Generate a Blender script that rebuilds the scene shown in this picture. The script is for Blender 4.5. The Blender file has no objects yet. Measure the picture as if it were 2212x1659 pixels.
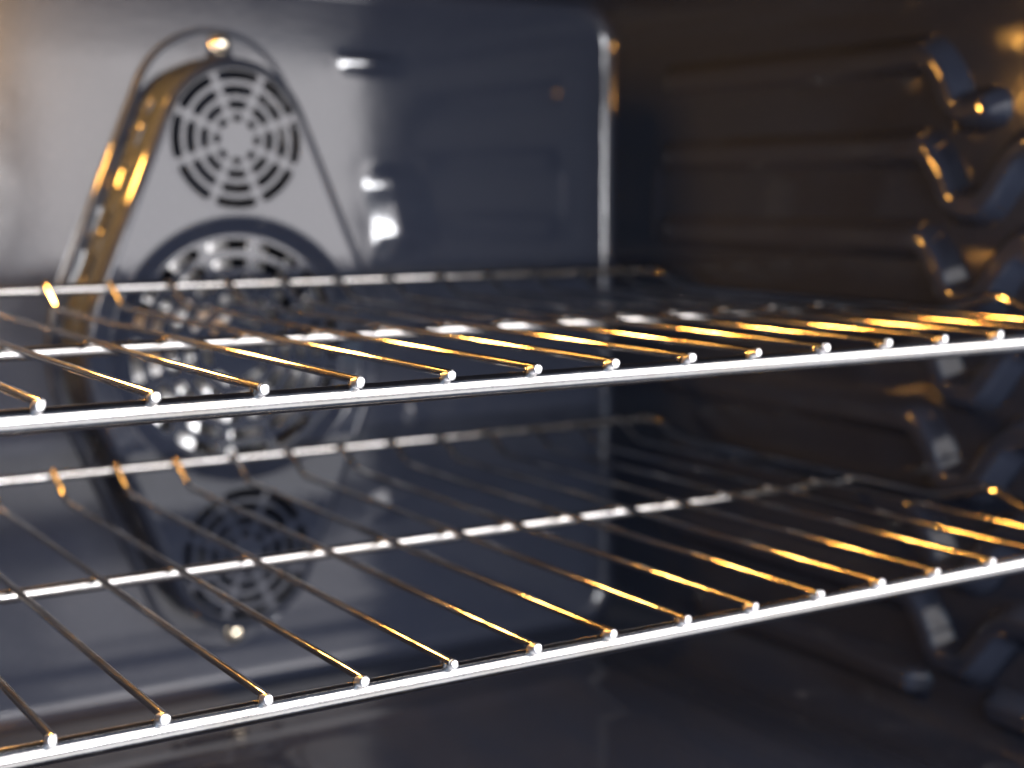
import bpy, bmesh, math, random
from mathutils import Vector, Matrix
random.seed(7)
sc = bpy.context.scene
COL = sc.collection

# ------------------------------------------------------------------ camera
cam_d = bpy.data.cameras.new("camera")
cam = bpy.data.objects.new("camera", cam_d)
COL.objects.link(cam)
cr, cu, cf = Vector((.8468, -.5318, -.0012)), Vector((.0669, .1044, .9923)), Vector((.5276, .8404, -.1240))
M = Matrix((cr, cu, -cf)).transposed().to_4x4()
M.translation = Vector((-.1009, -.388, .0614))
cam.matrix_world = M
cam_d.sensor_width = 36
cam_d.lens = 3266.0 / 2212.0 * 36
cam_d.clip_start = .01
cam_d.clip_end = 50
cam_d.dof.use_dof = True
cam_d.dof.focus_distance = .44
cam_d.dof.aperture_fstop = 7.6
cam_d.dof.aperture_blades = 0
sc.camera = cam

# ------------------------------------------------------------------ world + big lights
w = bpy.data.worlds.new("World")
sc.world = w
w.use_nodes = True
bg = w.node_tree.nodes["Background"]
bg.inputs[0].default_value = (.56, .70, 1.0, 1)
bg.inputs[1].default_value = .17

def area(name, x0, x1, z0, z1, y, radiance, col):
    d = bpy.data.lights.new(name, 'AREA')
    d.shape = 'RECTANGLE'
    d.size, d.size_y = x1 - x0, z1 - z0
    d.energy = radiance * math.pi * (x1 - x0) * (z1 - z0)
    d.color = col
    o = bpy.data.objects.new(name, d)
    COL.objects.link(o)
    o.location = ((x0 + x1) / 2, y, (z0 + z1) / 2)
    o.rotation_euler = (math.radians(90), 0, math.radians(0))   # faces +Y, into the oven
    return o
area("room_daylight", .72, 4.2, -.11, 2.6, -2.0, 6.6, (1.0, .955, .955))
area("left_room_fill", -1.2, .715, -.11, 2.6, -2.0, 2.0, (1.0, .95, .93))  # added dim fill, keeps the left ends of the bars white
area("low_band_fill", -1.2, 4.2, -.64, -.46, -2.0, 2.0, (1.0, .97, .96))  # added fill with no known source, gives the pale band low on the back wall
area("room_floor_fill", -1.2, 4.2, -2.8, -.92, -2.0, 1.2, (1.0, .97, .96))  # added fill in place of a pale floor, widens the highlight on the bars
area("far_left_fill", -5.0, -1.25, -.6, 2.6, -2.0, .8, (.55, .76, 1.0))  # added bluish fill for the sheen on the rail facets
area("bright_pane_fill", .20, .53, -.10, .22, -1.97, 72.0, (.97, .97, 1.0))  # bright panel added out of view for white wall patches and frontal fill

sc.view_settings.view_transform = 'Standard'
sc.view_settings.look = 'None'
sc.view_settings.exposure = 0
sc.view_settings.gamma = 1
sc.cycles.max_bounces = 5
sc.cycles.glossy_bounces = 4
sc.cycles.diffuse_bounces = 2
sc.cycles.sample_clamp_indirect = 12
sc.cycles.use_denoising = True

# ------------------------------------------------------------------ materials
def mat(name, base, rough, metal=0.0, ior=1.5, bump=0.0, bscale=300.0, rvar=0.0, rscale=40.0, fleck=0.0, coat=0.0, tint=None):
    m = bpy.data.materials.new(name)
    m.use_nodes = True
    nt = m.node_tree
    b = nt.nodes["Principled BSDF"]
    b.inputs["Base Color"].default_value = (*base, 1)
    b.inputs["Roughness"].default_value = rough
    b.inputs["Metallic"].default_value = metal
    b.inputs["IOR"].default_value = ior
    if coat:
        b.inputs["Coat Weight"].default_value = coat
        b.inputs["Coat Roughness"].default_value = .03
    tc = nt.nodes.new("ShaderNodeTexCoord")
    if rvar:
        n = nt.nodes.new("ShaderNodeTexNoise")
        n.inputs["Scale"].default_value = rscale
        n.inputs["Detail"].default_value = 4
        nt.links.new(tc.outputs["Object"], n.inputs["Vector"])
        mr = nt.nodes.new("ShaderNodeMapRange")
        mr.inputs[1].default_value, mr.inputs[2].default_value = .3, .7
        mr.inputs[3].default_value, mr.inputs[4].default_value = max(.01, rough - rvar), rough + rvar
        nt.links.new(n.outputs["Fac"], mr.inputs[0])
        nt.links.new(mr.outputs[0], b.inputs["Roughness"])
    if tint:
        n3 = nt.nodes.new("ShaderNodeTexNoise")
        n3.inputs["Scale"].default_value = 38
        n3.inputs["Detail"].default_value = 5
        geo = nt.nodes.new("ShaderNodeNewGeometry")
        nt.links.new(geo.outputs["Position"], n3.inputs["Vector"])
        r3 = nt.nodes.new("ShaderNodeValToRGB")
        r3.color_ramp.elements[0].position = .42
        r3.color_ramp.elements[1].position = .72
        r3.color_ramp.elements[0].color = (*base, 1)
        r3.color_ramp.elements[1].color = (*tint, 1)
        nt.links.new(n3.outputs["Fac"], r3.inputs[0])
        nt.links.new(r3.outputs[0], b.inputs["Base Color"])
    if fleck:
        v = nt.nodes.new("ShaderNodeTexVoronoi")
        v.inputs["Scale"].default_value = 420
        nt.links.new(tc.outputs["Object"], v.inputs["Vector"])
        r = nt.nodes.new("ShaderNodeValToRGB")
        r.color_ramp.elements[0].position = .10
        r.color_ramp.elements[1].position = .17
        r.color_ramp.elements[0].color = (base[0] + fleck, base[1] + fleck, base[2] + fleck * 1.15, 1)
        r.color_ramp.elements[1].color = (*base, 1)
        nt.links.new(v.outputs["Distance"], r.inputs[0])
        nt.links.new(r.outputs[0], b.inputs["Base Color"])
    if bump:
        n2 = nt.nodes.new("ShaderNodeTexNoise")
        n2.inputs["Scale"].default_value = bscale
        n2.inputs["Detail"].default_value = 2
        nt.links.new(tc.outputs["Object"], n2.inputs["Vector"])
        bp = nt.nodes.new("ShaderNodeBump")
        bp.inputs["Strength"].default_value = bump
        bp.inputs["Distance"].default_value = .001
        nt.links.new(n2.outputs["Fac"], bp.inputs["Height"])
        nt.links.new(bp.outputs[0], b.inputs["Normal"])
    return m

ENAMEL = mat("blue_black_enamel", (.028, .034, .054), .055, ior=1.55, bump=.03, bscale=240, rvar=.02, rscale=30, fleck=.05)
ENAMEL_BACK = mat("enamel_of_back_panel", (.032, .038, .059), .105, ior=1.55, bump=.03, bscale=240, rvar=.03, rscale=30, fleck=.05)
CHROME = mat("chromed_steel_wire", (.55, .54, .535), .06, metal=1, bump=.02, bscale=700, rvar=.03, rscale=160, tint=(.42, .35, .28))
BAR = mat("chromed_steel_bar", (.62, .61, .605), .16, metal=1, bump=.04, bscale=1100, rvar=.05, rscale=160, tint=(.56, .53, .49))
ENAMEL_RAIL = mat("enamel_on_pressed_rails", (.032, .038, .059), .05, ior=1.55, bump=.16, bscale=130, rvar=.02, rscale=30)
WELD = mat("weld_tip_steel", (.86, .86, .88), .34, metal=1, bump=.3, bscale=1400)
ALU = mat("fan_aluminium", (.88, .88, .88), .38, metal=.8, bump=.1, bscale=600)
BRASS = mat("bolt_steel", (.80, .70, .55), .22, metal=1, bump=.05, bscale=900)
HEAT = mat("heater_tube", (.20, .15, .11), .4, metal=.7, bump=.1, bscale=700)

LAMPM = bpy.data.materials.new("lamp_glow")
LAMPM.use_nodes = True
_b = LAMPM.node_tree.nodes["Principled BSDF"]
_b.inputs["Base Color"].default_value = (.9, .8, .6, 1)
_b.inputs["Emission Color"].default_value = (1.0, .46, .085, 1)
_b.inputs["Emission Strength"].default_value = 500

# ------------------------------------------------------------------ helpers
def link(name, me, m, parent=None, smooth=True):
    o = bpy.data.objects.new(name, me)
    COL.objects.link(o)
    if m and not me.materials:
        me.materials.append(m)
    if smooth:
        for pl in me.polygons:
            pl.use_smooth = True
    if parent:
        o.parent = parent
    return o

def mesh(name, vs, fs):
    me = bpy.data.meshes.new(name)
    me.from_pydata([tuple(v) for v in vs], [], fs)
    me.update()
    return me

def empty(name, loc, label, cat, group=None):
    o = bpy.data.objects.new(name, None)
    COL.objects.link(o)
    o.location = loc
    o.empty_display_size = .02
    o["label"], o["category"] = label, cat
    if group:
        o["group"] = group
    return o

def structure(o, label):
    o["kind"] = "structure"
    o["label"] = label
    return o

def fillet(pts, rad, n=6):
    """round the inner corners of a polyline"""
    pts = [Vector(p) for p in pts]
    out = [pts[0]]
    for i in range(1, len(pts) - 1):
        a, b, c = pts[i - 1], pts[i], pts[i + 1]
        r = min(rad, (a - b).length * .48, (c - b).length * .48)
        p0 = b + (a - b).normalized() * r
        p1 = b + (c - b).normalized() * r
        for k in range(n + 1):
            t = k / n
            out.append(p0 * (1 - t) ** 2 + b * 2 * t * (1 - t) + p1 * t * t)
    out.append(pts[-1])
    return out

def tube_geo(pts, r, n=18, round_end=0.0, closed=False):
    """sweep a circle along pts; round_end softens the rim of the end caps"""
    pts = [Vector(p) for p in pts]
    if not closed:
        q = [pts[0]]
        for a, b in zip(pts, pts[1:]):
            L_ = (b - a).length
            if L_ > .006:
                q += [a.lerp(b, .0006 / L_), a.lerp(b, .0014 / L_), a.lerp(b, .5), a.lerp(b, 1 - .0014 / L_), a.lerp(b, 1 - .0006 / L_)]
            q.append(b)
        pts = q
    N = len(pts)
    tang = []
    for i in range(N):
        if closed:
            t = pts[(i + 1) % N] - pts[i - 1]
        else:
            t = pts[min(i + 1, N - 1)] - pts[max(i - 1, 0)]
        tang.append(t.normalized())
    up = Vector((0, 0, 1)) if abs(tang[0].z) < .9 else Vector((1, 0, 0))
    nrm = (up - tang[0] * up.dot(tang[0])).normalized()
    frames = []
    for i in range(N):
        nrm = (nrm - tang[i] * nrm.dot(tang[i])).normalized()
        frames.append((pts[i], nrm.copy(), tang[i].cross(nrm), r))
    if not closed and round_end > 0:
        p, a, b, _ = frames[0]
        t = tang[0]
        pre = [(p - t * round_end * math.sin(q), a, b, r - round_end * (1 - math.cos(q))) for q in (math.pi / 2, math.pi / 3, math.pi / 6)]
        p, a, b, _ = frames[-1]
        t = tang[-1]
        post = [(p + t * round_end * math.sin(q), a, b, r - round_end * (1 - math.cos(q))) for q in (math.pi / 6, math.pi / 3, math.pi / 2)]
        frames = pre + frames + post
    vs, fs = [], []
    for (p, a, b, rr) in frames:
        for k in range(n):
            q = 2 * math.pi * k / n
            vs.append(p + (a * math.cos(q) + b * math.sin(q)) * rr)
    R = len(frames)
    for i in range(R if closed else R - 1):
        j = (i + 1) % R
        for k in range(n):
            l = (k + 1) % n
            fs.append((i * n + k, i * n + l, j * n + l, j * n + k))
    if not closed:
        fs.append(tuple(range(n))[::-1])
        fs.append(tuple((R - 1) * n + k for k in range(n)))
    return vs, fs

def join(*geos):
    vs, fs = [], []
    for v, f in geos:
        o = len(vs)
        vs += list(v)
        fs += [tuple(i + o for i in q) for q in f]
    return vs, fs

def fix_normals(me):
    bm = bmesh.new()
    bm.from_mesh(me)
    bmesh.ops.recalc_face_normals(bm, faces=bm.faces)
    bm.to_mesh(me)
    bm.free()

# ------------------------------------------------------------------ the oven cavity
XC, ZC = .195, -.0165               # centre of the cavity section
HX, HZ, RC = .2640, .1935, .026     # half width, half height, corner radius
YB, YF = .388, .048                 # back wall, end of the straight walls (the mouth flares from here)
FB = .0075                           # fillet of the back wall
X1, X0 = XC + HX, XC - HX
Z1, Z0 = ZC + HZ, ZC - HZ

def section(inset, seg=10):
    """rounded rectangle outline (x, z), counter-clockwise from the right wall"""
    hx, hz, r = HX - inset, HZ - inset, max(RC - inset, .004)
    out = []
    for (sx, sz, a0) in ((1, 1, 0), (-1, 1, 90), (-1, -1, 180), (1, -1, 270)):
        for k in range(seg + 1):
            a = math.radians(a0 + 90 * k / seg)
            out.append((XC + sx * (hx - r) + r * math.cos(a), ZC + sz * (hz - r) + r * math.sin(a)))
    return out

# back wall: sheet with rolled edges, a shallow stamped panel round the fan cover and the fan chamber opening
FX, FZ = .1985, -.0190
def ray_poly(poly, cx, cz, th):
    dx, dz = math.cos(th), math.sin(th)
    best = 0
    m_ = len(poly)
    for i in range(m_):
        x1, z1 = poly[i][0] - cx, poly[i][1] - cz
        x2, z2 = poly[(i + 1) % m_][0] - cx, poly[(i + 1) % m_][1] - cz
        ex, ez = x2 - x1, z2 - z1
        den = dx * ez - dz * ex
        if abs(den) < 1e-12:
            continue
        t = (x1 * ez - z1 * ex) / den
        u = (x1 * dz - z1 * dx) / den
        if t > 0 and -1e-9 <= u <= 1 + 1e-9:
            best = max(best, t)
    return best
def sstep(a, b, v):
    t = min(max((v - a) / (b - a), 0), 1)
    return t * t * (3 - 2 * t)
def back_relief(x, z):
    """shallow ribs right of the cover, shaped to catch glare as white patches, plus a very slight waviness of the sheet"""
    h = 0.0
    for (xa, xb, xc, za, zb, soft, tilt) in RIBS:
        zz = sstep(za - soft, za + soft, z) * (1 - sstep(zb - soft, zb + soft, z))
        if zz <= 0:
            continue
        tilt *= 1 + .16 * math.sin(z * 185 + .6)
        pk = tilt * (xb - xa)
        u = x + .0030 * math.sin(z * 95 + 1)
        if u < xb:
            q = max(u - xa, 0)
            p = tilt * q if q > .003 else tilt * q * q / .003
        else:
            p = pk * (1 - sstep(xb, xc, u))
        h -= p * zz
    return h + .00006 * math.sin(x * 31 + 1) * math.sin(z * 23)
RIBS = [(.2880, .3040, .338, .030, .074, .009, .185), (.2740, .2930, .322, .1300, .1385, .0035, .185), (.2860, .3010, .330, -.1240, -.1130, .005, .17),
        (.3140, .3200, .334, -.072, -.062, .005, .16)]
NA = 540
ANG = [2 * math.pi * k / NA for k in range(NA)]
def loop_at(poly):
    return [ray_poly(poly, FX, FZ, a) for a in ANG]
def chamber_outline(c=.104, rm=.078, rt=.0385):
    out = []
    for k in range(240):
        a = 2 * math.pi * k / 240
        ux, uz = math.cos(a), math.sin(a)
        # support of the three-circle hull by sampling
        out.append(max(((rm * ux, rm * uz, rm), (rt * ux, rt * uz + c, rt + c * uz), (rt * ux, rt * uz - c, rt - c * uz)), key=lambda q: q[2]))
    return [(FX + q[0], FZ + q[1]) for q in out]
def polar(rs, ys):
    return [(FX + r * math.cos(a), y, FZ + r * math.sin(a)) for r, y, a in zip(rs, ys, ANG)]
rings = []
r0 = loop_at(section(0))
rings.append(polar(r0, [YB - FB] * NA))
for k in range(1, 9):
    a = math.pi / 2 * k / 8
    rings.append(polar(loop_at(section(FB * (1 - math.cos(a)))), [YB - FB + FB * math.sin(a)] * NA))
ro, ri = loop_at(section(FB)), loop_at(chamber_outline())
NR = 110
for k in range(1, NR + 1):
    t = k / NR
    rs = [a + (b - a) * t for a, b in zip(ro, ri)]
    ys = []
    for r, a in zip(rs, ANG):
        ys.append(YB + back_relief(FX + r * math.cos(a), FZ + r * math.sin(a)) * sstep(0, .05, t))
    rings.append(polar(rs, ys))
rings.append(polar([r - .001 for r in ri], [YB + .006] * NA))
rings.append(polar([r - .0015 for r in ri], [YB + .050] * NA))
vs, fs = [], []
n = NA
for r_ in rings:
    vs += r_
for i in range(len(rings) - 1):
    for k in range(n):
        l = (k + 1) % n
        fs.append((i * n + k, i * n + l, (i + 1) * n + l, (i + 1) * n + k))
fs.append(tuple((len(rings) - 1) * n + k for k in range(n)))
me = mesh("oven_wall_back", vs, fs)
structure(link("oven_wall_back", me, ENAMEL_BACK), "blue-black enamelled back wall of the oven behind the fan cover")

# depth profile of the straight walls and the flaring mouth: (y, outward offset)
def flare(y):
    t = YF - y
    if t < 0:
        return 0.0
    return .80 * (t * t / .008 if t < .004 else t - .002)
PROF = [(YB - FB, 0)] + [(YB - FB - (YB - FB - YF) * k / 24, 0) for k in range(1, 25)]
for t in (.008, .016, .024, .032, .040, .05, .07, .1, .2, .4, .55, .62, .69, .76, .83, .90, .95, 1):
    PROF.append((YF - .092 * t, flare(YF - .092 * t)))
PROF += [(YF - .096, flare(YF - .092) + .003), (YF - .098, flare(YF - .092) + .009), (YF - .098, .15)]

SEC = section(0)
def sweep_part(idx):
    """the wall over outline indices idx (points of SEC), swept along PROF"""
    vs, fs = [], []
    for (y, off) in PROF:
        for i in idx:
            x, z = SEC[i % len(SEC)]
            # outward direction of the rounded outline
            cx = min(max(x, X0 + RC), X1 - RC)
            cz = min(max(z, Z0 + RC), Z1 - RC)
            d = Vector((x - cx, z - cz))
            d = d.normalized() if d.length > 1e-6 else Vector((0, 0))
            vs.append((x + d.x * off, y, z + d.y * max(off - .074, 0)))
    m_ = len(idx)
    for j in range(len(PROF) - 1):
        for k in range(m_ - 1):
            fs.append((j * m_ + k, j * m_ + k + 1, (j + 1) * m_ + k + 1, (j + 1) * m_ + k))
    return vs, fs
S = 11
def part_mesh(name, idx, label):
    me = mesh(name, *sweep_part(idx))
    return structure(link(name, me, ENAMEL), label)
ceiling = part_mesh("oven_ceiling", list(range(0, 2 * S)), "dark enamelled ceiling of the oven")
wall_left = part_mesh("oven_wall_left", [2 * S - 1, 2 * S], "dark enamelled left wall of the oven")
wall_right = part_mesh("oven_wall_right", [4 * S - 1, 4 * S], "dark enamelled right wall of the oven with stamped shelf rails")

# floor: corner rolls plus a stamped bottom with a raised centre field
def floor_geo():
    idx = list(range(2 * S, 4 * S))
    xs = [SEC[i] for i in idx[:S]]
    xa, xb = SEC[idx[S - 1]][0], SEC[idx[S]][0]
    mid = [(xa + (xb - xa) * k / 60, Z0) for k in range(1, 60)]
    line = xs + mid + [SEC[i] for i in idx[S:]]
    ys = [YB - FB - (YB - FB - YF) * k / 60 for k in range(61)]
    prof = [(y, 0) for y in ys] + PROF[25:]
    vs, fs = [], []
    for (y, off) in prof:
        for (x, z) in line:
            cx = min(max(x, X0 + RC), X1 - RC)
            cz = min(max(z, Z0 + RC), Z1 - RC)
            d = Vector((x - cx, z - cz))
            d = d.normalized() if d.length > 1e-6 else Vector((0, 0))
            dx = min(x - (X0 + .055), (X1 - .055) - x)
            dy = min(y - (YF + .02), (YB - .06) - y)
            e = min(dx, dy)
            t = min(max(e / .012, 0), 1)
            h = .004 * t * t * (3 - 2 * t)
            dd = abs(e - .045)
            h += .0022 * math.exp(-(dd / .006) ** 2) if e > 0 else 0
            h += .024 * sstep(-.004, -.036, y) * sstep(.0, .01, Z0 + .012 - z)   # unseen front lip, added to block light glancing off the floor
            vs.append((x + d.x * off, y, z + d.y * max(off - .074, 0) + h))
    m_ = len(line)
    for j in range(len(prof) - 1):
        for k in range(m_ - 1):
            fs.append((j * m_ + k, j * m_ + k + 1, (j + 1) * m_ + k + 1, (j + 1) * m_ + k))
    return vs, fs
structure(link("oven_floor", mesh("oven_floor", *floor_geo()), ENAMEL), "dark enamelled oven floor with stamped raised field")

# ------------------------------------------------------------------ shelf rails stamped into the right wall
RH, RCREST, RBASE = .0105, .0026, .0118
def rail_strip(path, ends=.012):
    """ridge along a path of (y, z) points on the right wall"""
    pts = [Vector((0, y, z)) for y, z in path]
    pts = fillet(pts, .0065, 8)
    # resample
    L = [0]
    for a, b in zip(pts, pts[1:]):
        L.append(L[-1] + (b - a).length)
    N = max(24, int(L[-1] / .0022))
    sm = []
    j = 0
    for k in range(N + 1):
        s_ = L[-1] * k / N
        while j < len(L) - 2 and L[j + 1] < s_:
            j += 1
        t = (s_ - L[j]) / max(1e-9, L[j + 1] - L[j])
        sm.append((pts[j].lerp(pts[j + 1], t), s_))
    us = [-1, -.95, -.9, -.82, -.7, -.58, -.48, -.43, -.39, -.34, -.28, -.15, 0, .15, .28, .34, .39, .43, .48, .58, .7, .82, .9, .95, 1]
    vs, fs = [], []
    for k, (p, s_) in enumerate(sm):
        a, b = sm[max(k - 1, 0)][0], sm[min(k + 1, N)][0]
        t = (b - a).normalized()
        nn = Vector((0, -t.z, t.y))
        e = min(s_, L[-1] - s_) / ends
        e = min(max(e, 0), 1)
        e = e * e * (3 - 2 * e)
        for u in us:
            q = abs(u) * RBASE
            f_ = 1 - min(max((q - RCREST) / (RBASE - RCREST), 0), 1)
            s9 = .30
            if f_ < s9:
                f_ = f_ * f_ / (2 * s9)
            elif f_ < 1 - s9:
                f_ = f_ - s9 / 2
            else:
                f_ = 1 - s9 - (1 - f_) ** 2 / (2 * s9)
            f_ /= (1 - s9)
            wpos = p + nn * (u * RBASE * (.35 + .65 * math.sqrt(e)))
            rh = RH * (.42 + .58 * sstep(.20, .125, wpos.y))
            vs.append((X1 - rh * f_ * e + .0004 + flare(wpos.y), wpos.y, wpos.z))
    m_ = len(us)
    for j in range(N):
        for k in range(m_ - 1):
            fs.append((j * m_ + k, j * m_ + k + 1, (j + 1) * m_ + k + 1, (j + 1) * m_ + k))
    me = mesh("shelf_rail", vs, fs)
    fix_normals(me)
    return me

def add_rail(path, ends=.012):
    return link("shelf_rail", rail_strip(path, ends), ENAMEL_RAIL, wall_right)
DIP = .0255
for k in range(-1, 6):
    z = .0835 - .0437 * k
    if k == -1:
        add_rail([(.336, z), (.1245, z), (.1130, z - .0140), (.1075, z - .0270), (.0890, z - .0275), (.0800, z - .0190)], ends=.010)
        continue
    add_rail([(.336, z), (.1245, z), (.1130, z - .0140), (.1075, z - .0270), (.0890, z - .0275), (.0720, z - .0050), (.0640, z), (.010, z)])
add_rail([(.300, -.1785), (.112, -.1785)])
add_rail([(.084, -.1785), (.010, -.1785)])
vr = add_rail([(.340, .082), (.340, .028)], ends=.008)
vr.name = 'rail_end_rib'
for v in vr.data.vertices:
    v.co.y = .340 + (v.co.y - .340) * .35
    v.co.x = X1 + (v.co.x - X1) * .22

# ------------------------------------------------------------------ fan cover
def hull(rm, rt, c, n=14):
    """outline (x, z) of the hull of a circle rm at the centre and circles rt at +-c, ccw, with stations"""
    a = math.asin((rm - rt) / c)
    out = []
    # right flank of the middle circle is the arc -a..a
    def arc(cx, cz, r, a0, a1, n_):
        for k in range(n_ + 1):
            t = a0 + (a1 - a0) * k / n_
            out.append((FX + cx + r * math.cos(t), FZ + cz + r * math.sin(t)))
    def line(p, q, n_):
        for k in range(1, n_):
            out.append((p[0] + (q[0] - p[0]) * k / n_, p[1] + (q[1] - p[1]) * k / n_))
    arc(0, 0, rm, -a, a, 10)
    p = out[-1]
    q = (FX + rt * math.cos(a), FZ + c + rt * math.sin(a))
    line(p, q, NL)
    arc(0, c, rt, a, math.pi - a, 26)
    p = out[-1]
    q = (FX + rm * math.cos(math.pi - a), FZ + rm * math.sin(math.pi - a))
    line(p, q, NL)
    arc(0, 0, rm, math.pi - a, math.pi + a, 10)
    p = out[-1]
    q = (FX + rt * math.cos(math.pi + a), FZ - c + rt * math.sin(math.pi + a))
    line(p, q, NL)
    arc(0, -c, rt, math.pi + a, 2 * math.pi - a, 26)
    p = out[-1]
    q = out[0]
    line(p, q, NL)
    return out
NL = 33
CR, CT, CC = .084, .042, .109
YP = .355                                  # plane of the cover's front panel
cover = empty("fan_cover", (0, 0, 0), "raised lozenge-shaped fan cover with three slotted round grilles on the back wall", "fan cover")

# mounting plate
def ring_faces(rings):
    vs, fs = [], []
    n = len(rings[0])
    for r_ in rings:
        vs += r_
    for i in range(len(rings) - 1):
        for k in range(n):
            l = (k + 1) % n
            fs.append((i * n + k, i * n + l, (i + 1) * n + l, (i + 1) * n + k))
    return vs, fs
pl = [(.0002, YB + .004), (0, YB - .0020), (-.0004, YB - .0030), (-.0012, YB - .0036), (-.0022, YB - .0034), (-.0028, YB - .0028), (-.0033, YB - .0026), (-.0036, YB - .0026), (-.0060, YB - .0026), (-.0095, YB - .0026), (-.018, YB - .0026)]
vs, fs = ring_faces([[(x, y, z) for x, z in hull(.093 + d, .046 + d, .122)] for d, y in pl])
me = mesh("mounting_plate", vs, fs)
fix_normals(me)
link("mounting_plate", me, ENAMEL, cover)

# side band with vent slots; rounded over into the front panel
RB = .0060
secs = [(.0015, YB - .0024), (.0012, .3835), (.0008, .3765), (.0006, .3715), (.0003, .3665), (0, YP + RB)]
for k in range(1, 7):
    a = math.pi / 2 * k / 6
    secs.append((-RB * (1 - math.cos(a)), YP + RB - RB * math.sin(a)))
rings = [[(x, y, z) for x, z in hull(CR + d, CT + d, CC)] for d, y in secs]
vs, fs = ring_faces(rings)
n = len(rings[0])
keep = []
line_starts = [11 - 1, 11 + NL - 1 + 27 - 1, 11 + NL - 1 + 27 + NL - 1 + 11 - 1, n - NL]
slot_cells = set()
for s0 in line_starts:
    for c0 in (3, 11, 19, 27):
        for c in range(c0, c0 + 4):
            slot_cells.add((2, (s0 + c) % n))
for c0 in range(0, 26, 8):
    for c in range(c0 + 1, c0 + 4):
        slot_cells.add((2, (11 + NL - 1 + c) % n))
        slot_cells.add((2, (11 + NL - 1 + 27 + NL - 1 + 11 + NL - 1 + c) % n))
fs2 = []
for i, f_ in enumerate(fs):
    if (i // n, i % n) in slot_cells:
        continue
    fs2.append(f_)
me = mesh("side_band", vs, fs2)
fix_normals(me)
so = link("side_band", me, ENAMEL, cover)
md = so.modifiers.new("sheet", 'SOLIDIFY')
md.thickness = .0008
md.offset = -1

# flat sheet parts cut from 2D curves (real holes, rounded sheet edges)
def sheet(name, loops, y, thick, bev, m, parent):
    cu_ = bpy.data.curves.new(name, 'CURVE')
    cu_.dimensions = '2D'
    cu_.fill_mode = 'BOTH'
    cu_.extrude = max(thick / 2 - bev, .00005)
    cu_.bevel_depth = bev
    cu_.bevel_resolution = 1
    for lp in loops:
        sp = cu_.splines.new('POLY')
        sp.points.add(len(lp) - 1)
        for pt, (x, z) in zip(sp.points, lp):
            pt.co = (x, z, 0, 1)
        sp.use_cyclic_u = True
    tmp = bpy.data.objects.new("tmp", cu_)
    COL.objects.link(tmp)
    dg = bpy.context.evaluated_depsgraph_get()
    me = bpy.data.meshes.new_from_object(tmp.evaluated_get(dg))
    bpy.data.objects.remove(tmp)
    bpy.data.curves.remove(cu_)
    me.name = name
    for v in me.vertices:
        x, yy, zz = v.co
        v.co = (x, y - zz, yy)
    me.update()
    me.materials.clear()
    o = link(name, me, m, parent, smooth=False)
    return o

def circle(cx, cz, r, n=72):
    return [(cx + r * math.cos(2 * math.pi * k / n), cz + r * math.sin(2 * math.pi * k / n)) for k in range(n)]

def slot(cx, cz, r, th, a0, a1, n=9):
    """curved slot with rounded ends between angles a0..a1 on radius r"""
    out = []
    for k in range(n + 1):
        a = a0 + (a1 - a0) * k / n
        out.append((cx + (r + th / 2) * math.cos(a), cz + (r + th / 2) * math.sin(a)))
    c = (cx + r * math.cos(a1), cz + r * math.sin(a1))
    for k in range(1, 6):
        a = a1 + math.pi * k / 6
        out.append((c[0] + th / 2 * math.cos(a), c[1] + th / 2 * math.sin(a)))
    for k in range(n + 1):
        a = a1 + (a0 - a1) * k / n
        out.append((cx + (r - th / 2) * math.cos(a), cz + (r - th / 2) * math.sin(a)))
    c = (cx + r * math.cos(a0), cz + r * math.sin(a0))
    for k in range(1, 6):
        a = a0 + math.pi + math.pi * k / 6
        out.append((c[0] + th / 2 * math.cos(a), c[1] + th / 2 * math.sin(a)))
    return out

GR, FR = .0372, .0703
TH = .0012
outline = hull(CR - RB, CT - RB, CC)
sheet("front_panel", [outline, circle(FX, FZ + CC, GR), circle(FX, FZ - CC, GR), circle(FX, FZ, FR, 96)], YP + TH / 2, TH, .0002, ENAMEL, cover)

def small_grille(cz, flip):
    loops = [circle(FX, cz, GR - .00015)]
    for r, th in ((.0328, .0052), (.0252, .0050), (.0178, .0046), (.0110, .0040)):
        gap = (.0015 + th / 2) / r
        for k in range(8):
            a = math.pi / 4 * k + math.radians(2) * flip
            loops.append(slot(FX, cz, r, th, a - math.pi / 8 + gap, a + math.pi / 8 - gap))
    return sheet("vent_grille", loops, YP + TH / 2, TH, .0003, ENAMEL, cover)
g1 = small_grille(FZ + CC, -1)
g1["label"] = "small round slotted grille at the top of the cover"
g2 = small_grille(FZ - CC, 1)
g2["label"] = "small round slotted grille at the bottom of the cover"

YG = YP + .0055                            # the big grille sits back in a stamped dish
loops = [circle(FX, FZ, .0602, 96)]
for r, th, c in ((.0550, .0060, 12), (.0456, .0060, 12), (.0362, .0058, 10), (.0268, .0056, 8), (.0172, .0052, 6)):
    gap = (.0021 + th / 2) / r
    for k in range(c):
        a = 2 * math.pi * k / c + math.radians(4)
        loops.append(slot(FX, FZ, r, th, a - math.pi / c + gap, a + math.pi / c - gap))
g3 = sheet("vent_grille", loops, YG + TH / 2, TH, .0003, ENAMEL, cover)
g3["label"] = "large round slotted grille in the middle of the cover with the fan behind"

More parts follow.
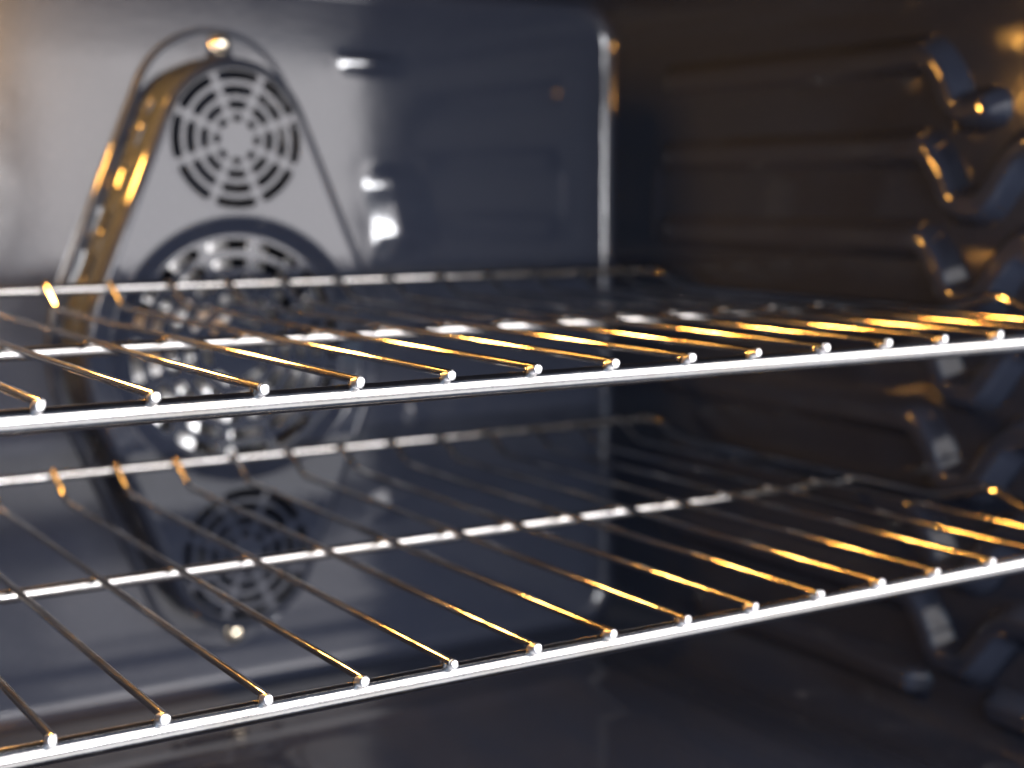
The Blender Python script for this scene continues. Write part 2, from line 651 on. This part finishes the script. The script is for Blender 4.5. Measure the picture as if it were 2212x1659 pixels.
# stamped ring round the big grille (lathe)
def lathe(prof, cx, cz, n=96, cap=False):
    vs, fs = [], []
    for (r, y) in prof:
        for k in range(n):
            a = 2 * math.pi * k / n
            vs.append((cx + r * math.cos(a), y, cz + r * math.sin(a)))
    for i in range(len(prof) - 1):
        for k in range(n):
            l = (k + 1) % n
            fs.append((i * n + k, i * n + l, (i + 1) * n + l, (i + 1) * n + k))
    if cap:
        fs.append(tuple((len(prof) - 1) * n + k for k in range(n)))
    return vs, fs
prof = [(.0706, YP + .0004), (.0704, YP - .0004), (.0698, YP - .0006), (.0690, YP - .0003), (.0682, YP + .0003), (.0660, YP + .0018), (.0625, YP + .0042), (.0612, YP + .0050), (.0604, YG - .0001), (.0600, YG), (.0596, YG + .0012)]
me = mesh("stamped_ring", *lathe(prof, FX, FZ))
fix_normals(me)
link("stamped_ring", me, ENAMEL, cover)

# bolts with washers on short tabs
for s in (1, -1):
    bz = FZ + s * .1600
    FXB = FX + .0035
    y0 = YB - .0030
    prof = [(.0056, y0), (.0056, y0 - .0012), (.0050, y0 - .0016), (.0046, y0 - .0017)]
    me = mesh("washer", *lathe(prof + [(.001, y0 - .0018)], FXB, bz, 32, True))
    fix_normals(me)
    wo = link("washer", me, BRASS, cover)
    prof = [(.0044, y0 - .0010), (.0044, y0 - .0040), (.0040, y0 - .0050), (.0030, y0 - .0056), (.0015, y0 - .0059), (.0003, y0 - .0060)]
    me = mesh("bolt", *lathe(prof, FXB, bz, 28, True))
    fix_normals(me)
    bo = link("bolt", me, BRASS, cover)
    # tab bridging from the band to the bolt
    tv, tf = [], []
    for (dz, hw, y) in ((.0035, .0062, YB - .0032), (-.0040, .0068, YB - .0036), (-.0095, .0080, YB - .0060), (-.0125, .0090, YB - .012)):
        for t in (-1, -.6, 0, .6, 1):
            tv.append((FXB + t * hw, y + (.0012 if abs(t) == 1 else 0), bz + s * dz))
    for i in range(3):
        for k in range(4):
            tf.append((i * 5 + k, i * 5 + k + 1, i * 5 + k + 6, i * 5 + k + 5))
    me = mesh("tab", tv, tf)
    fix_normals(me)
    link("tab", me, ENAMEL, cover)

cover.location = (FX, YB, FZ - CC - CT)
for c in cover.children:
    c.location = -cover.location

# ------------------------------------------------------------------ convection fan behind the big grille
YFAN = YB - .004
fan = empty("convection_fan", (FX, YFAN, FZ), "bright metal fan wheel seen through the large middle grille", "fan")
me = mesh("hub", *lathe([(.014, .0), (.014, -.014), (.012, -.018), (.006, -.0195), (.001, -.020)], 0, 0, 40, True))
fix_normals(me)
link("hub", me, ALU, fan)
me = mesh("back_plate", *lathe([(.034, -.0005), (.034, -.0015), (.03, -.002), (.012, -.002)], 0, 0, 64))
fix_normals(me)
link("back_plate", me, ALU, fan)
bv, bf = [], []
for (r, w0, tw) in ((.016, .004, .0), (.030, .0085, .001), (.044, .0125, .004), (.0565, .0150, .008)):
    bv += [(r, -.001, tw - w0 * .4), (r, -.0125, tw - w0 * .10), (r, -.0128, tw + w0 * .75)]
for i in range(3):
    for k in range(2):
        bf.append((i * 3 + k, i * 3 + k + 1, i * 3 + k + 4, i * 3 + k + 3))
bme = mesh("blade", bv, bf)
for k in range(15):
    o = link("blade", bme, ALU, fan)
    o.rotation_euler = (0, 2 * math.pi * k / 15 + .2, 0)
# ring heater round the fan wheel
pts = [(FX + .0700 * math.cos(2 * math.pi * k / 72), YB + .008, FZ + .0700 * math.sin(2 * math.pi * k / 72)) for k in range(72)]
me = mesh("ring_heater", *tube_geo(pts, .0032, 12, closed=True))
ho = link("ring_heater", me, HEAT)
ho["label"], ho["category"] = "dark ring heating tube behind the cover round the fan wheel", "heater"

# ------------------------------------------------------------------ wire racks
SP = .03
def make_rack(zw, label):
    """zw: height of the wire centres"""
    rw, rf, rm_, rb = .00132, .0034, .0025, .0023
    root = empty("wire_rack", (XC, .16, zw), label, "oven rack", "chrome wire racks in the oven")
    def L(p):
        return Vector(p) - Vector((XC, .16, zw))
    XL, XR = XC - .2515, XC + .2515
    zb = zw + .0085                      # raised back bar
    # front bar, its ends bent back into the side rods
    pts = fillet([(XL + .012, .0015 + .0, zw - rw - rf), (XR - .002, .0015, zw - rw - rf)], .01)
    link("front_bar", mesh("front_bar", *tube_geo([L((XL - .001, .0015, zw - rw - rf)), L((XC, .0015, zw - rw - rf)), L((XR + .001, .0015, zw - rw - rf))], rf, 28, .0008)), BAR, root)
    link("cross_bar", mesh("cross_bar", *tube_geo([L((XL, .163, zw - rw - rm_)), L((XC, .163, zw - rw - rm_)), L((XR, .163, zw - rw - rm_))], rm_, 22, .0006)), BAR, root)
    link("back_bar", mesh("back_bar", *tube_geo([L((XL + .008, .3255 + rb * .6, zb)), L((XC, .3255 + rb * .6, zb)), L((XR - .008, .3255 + rb * .6, zb))], rb, 22, .0006)), BAR, root)
    for sx, X in ((-1, XL), (1, XR)):
        pts = [(X - sx * .0085, .3262, zb), (X - sx * .0005, .318, zb - .0005), (X, .300, zw + .0005), (X, .275, zw - .0010), (X, .101, zw - .0010),
               (X, .0725, zw + .0078), (X, .044, zw - .0010), (X, .010, zw - .0010), (X, .0, zw - .0035)]
        link("side_rod", mesh("side_rod", *tube_geo([L(q) for q in fillet(pts, .008, 6)], .0025, 18, .0005)), CHROME, root)
    # bent wires: one mesh, shared
    wire_mes = []
    for q in range(5):
        a1, a2 = random.uniform(-.0005, .0005), random.uniform(-.0004, .0004)
        base = [(0, -.0018, 0)] + [(a1 * math.sin(math.pi * t), .300 * t, a2 * math.sin(math.pi * t * 2) * .6) for t in (.1, .2, .3, .4, .5, .6, .7, .8, .9)]
        pts = fillet(base + [(0, .3052 + random.uniform(-.001, .001), 0), (0, .3248, .0085 + rb + .0004)], .005, 6)
        wire_mes.append(mesh("wire", *tube_geo([Vector(v) - Vector((0, .16, 0)) for v in pts], rw, 16, .00035)))
    # weld tip: flattened blob where the wire end is fused to the bar
    tv, tf = tube_geo([(0, -.0028, -.0002), (0, -.0010, -.0004), (0, .0006, -.0009)], .00145, 14, .0005)
    tv = [Vector((v[0] * 1.02, v[1], v[2] * 1.02 - (.0004 if v[2] < -.0008 else 0))) for v in tv]
    tip_me = mesh("weld_tip", [(v.x, v.y - .16, v.z) for v in tv], tf)
    bead_me = mesh("weld_bead", *tube_geo([(0, .0010, -.0008), (0, .0030, -.0011)], .0012, 10, .0009))
    for v in bead_me.vertices:
        v.co.y = v.co.y - .16
        v.co.x *= 1.25
    for k in range(-1, 15):
        wo = link("wire", wire_mes[(k * 3 + 7) % 5], CHROME, root)
        wo.location = (k * SP - XC + random.uniform(-.0004, .0004), 0, 0)
        wo.rotation_euler = (0, random.uniform(0, .3), random.uniform(-.0012, .0012))
        wo.rotation_euler.y = 0
        t = link("weld_tip", tip_me, WELD, wo)
        t.rotation_euler = (0, 0, 0)
        t.scale = (random.uniform(.9, 1.15), 1, random.uniform(.9, 1.12))
        t.rotation_euler = (0, random.uniform(-.5, .5), random.uniform(-.004, .004))
        link("weld_bead", bead_me, CHROME, wo)
    return root
make_rack(.0089, "upper chrome wire rack with thick white-gleaming front bar")
make_rack(-.0793, "lower chrome wire rack, one shelf gap beneath the other rack")

# ------------------------------------------------------------------ oven lamp, high on the back wall left of the cover
lamp = empty("oven_lamp", (.031, YB, .137), "glowing amber oven lamp high on the back wall left of the fan cover", "lamp")
me = mesh("bezel", *lathe([(.020, .004), (.020, -.002), (.0185, -.003), (.0150, -.0025), (.0150, .004)], 0, 0, 48))
fix_normals(me)
link("bezel", me, CHROME, lamp)
prof = [(.0145, -.003)] + [(.0145 * math.cos(math.pi / 2 * k / 8) + .0002, -.003 - .027 * math.sin(math.pi / 2 * k / 8)) for k in range(1, 9)]
me = mesh("lens", *lathe(prof, 0, 0, 40, True))
fix_normals(me)
link("lens", me, LAMPM, lamp)
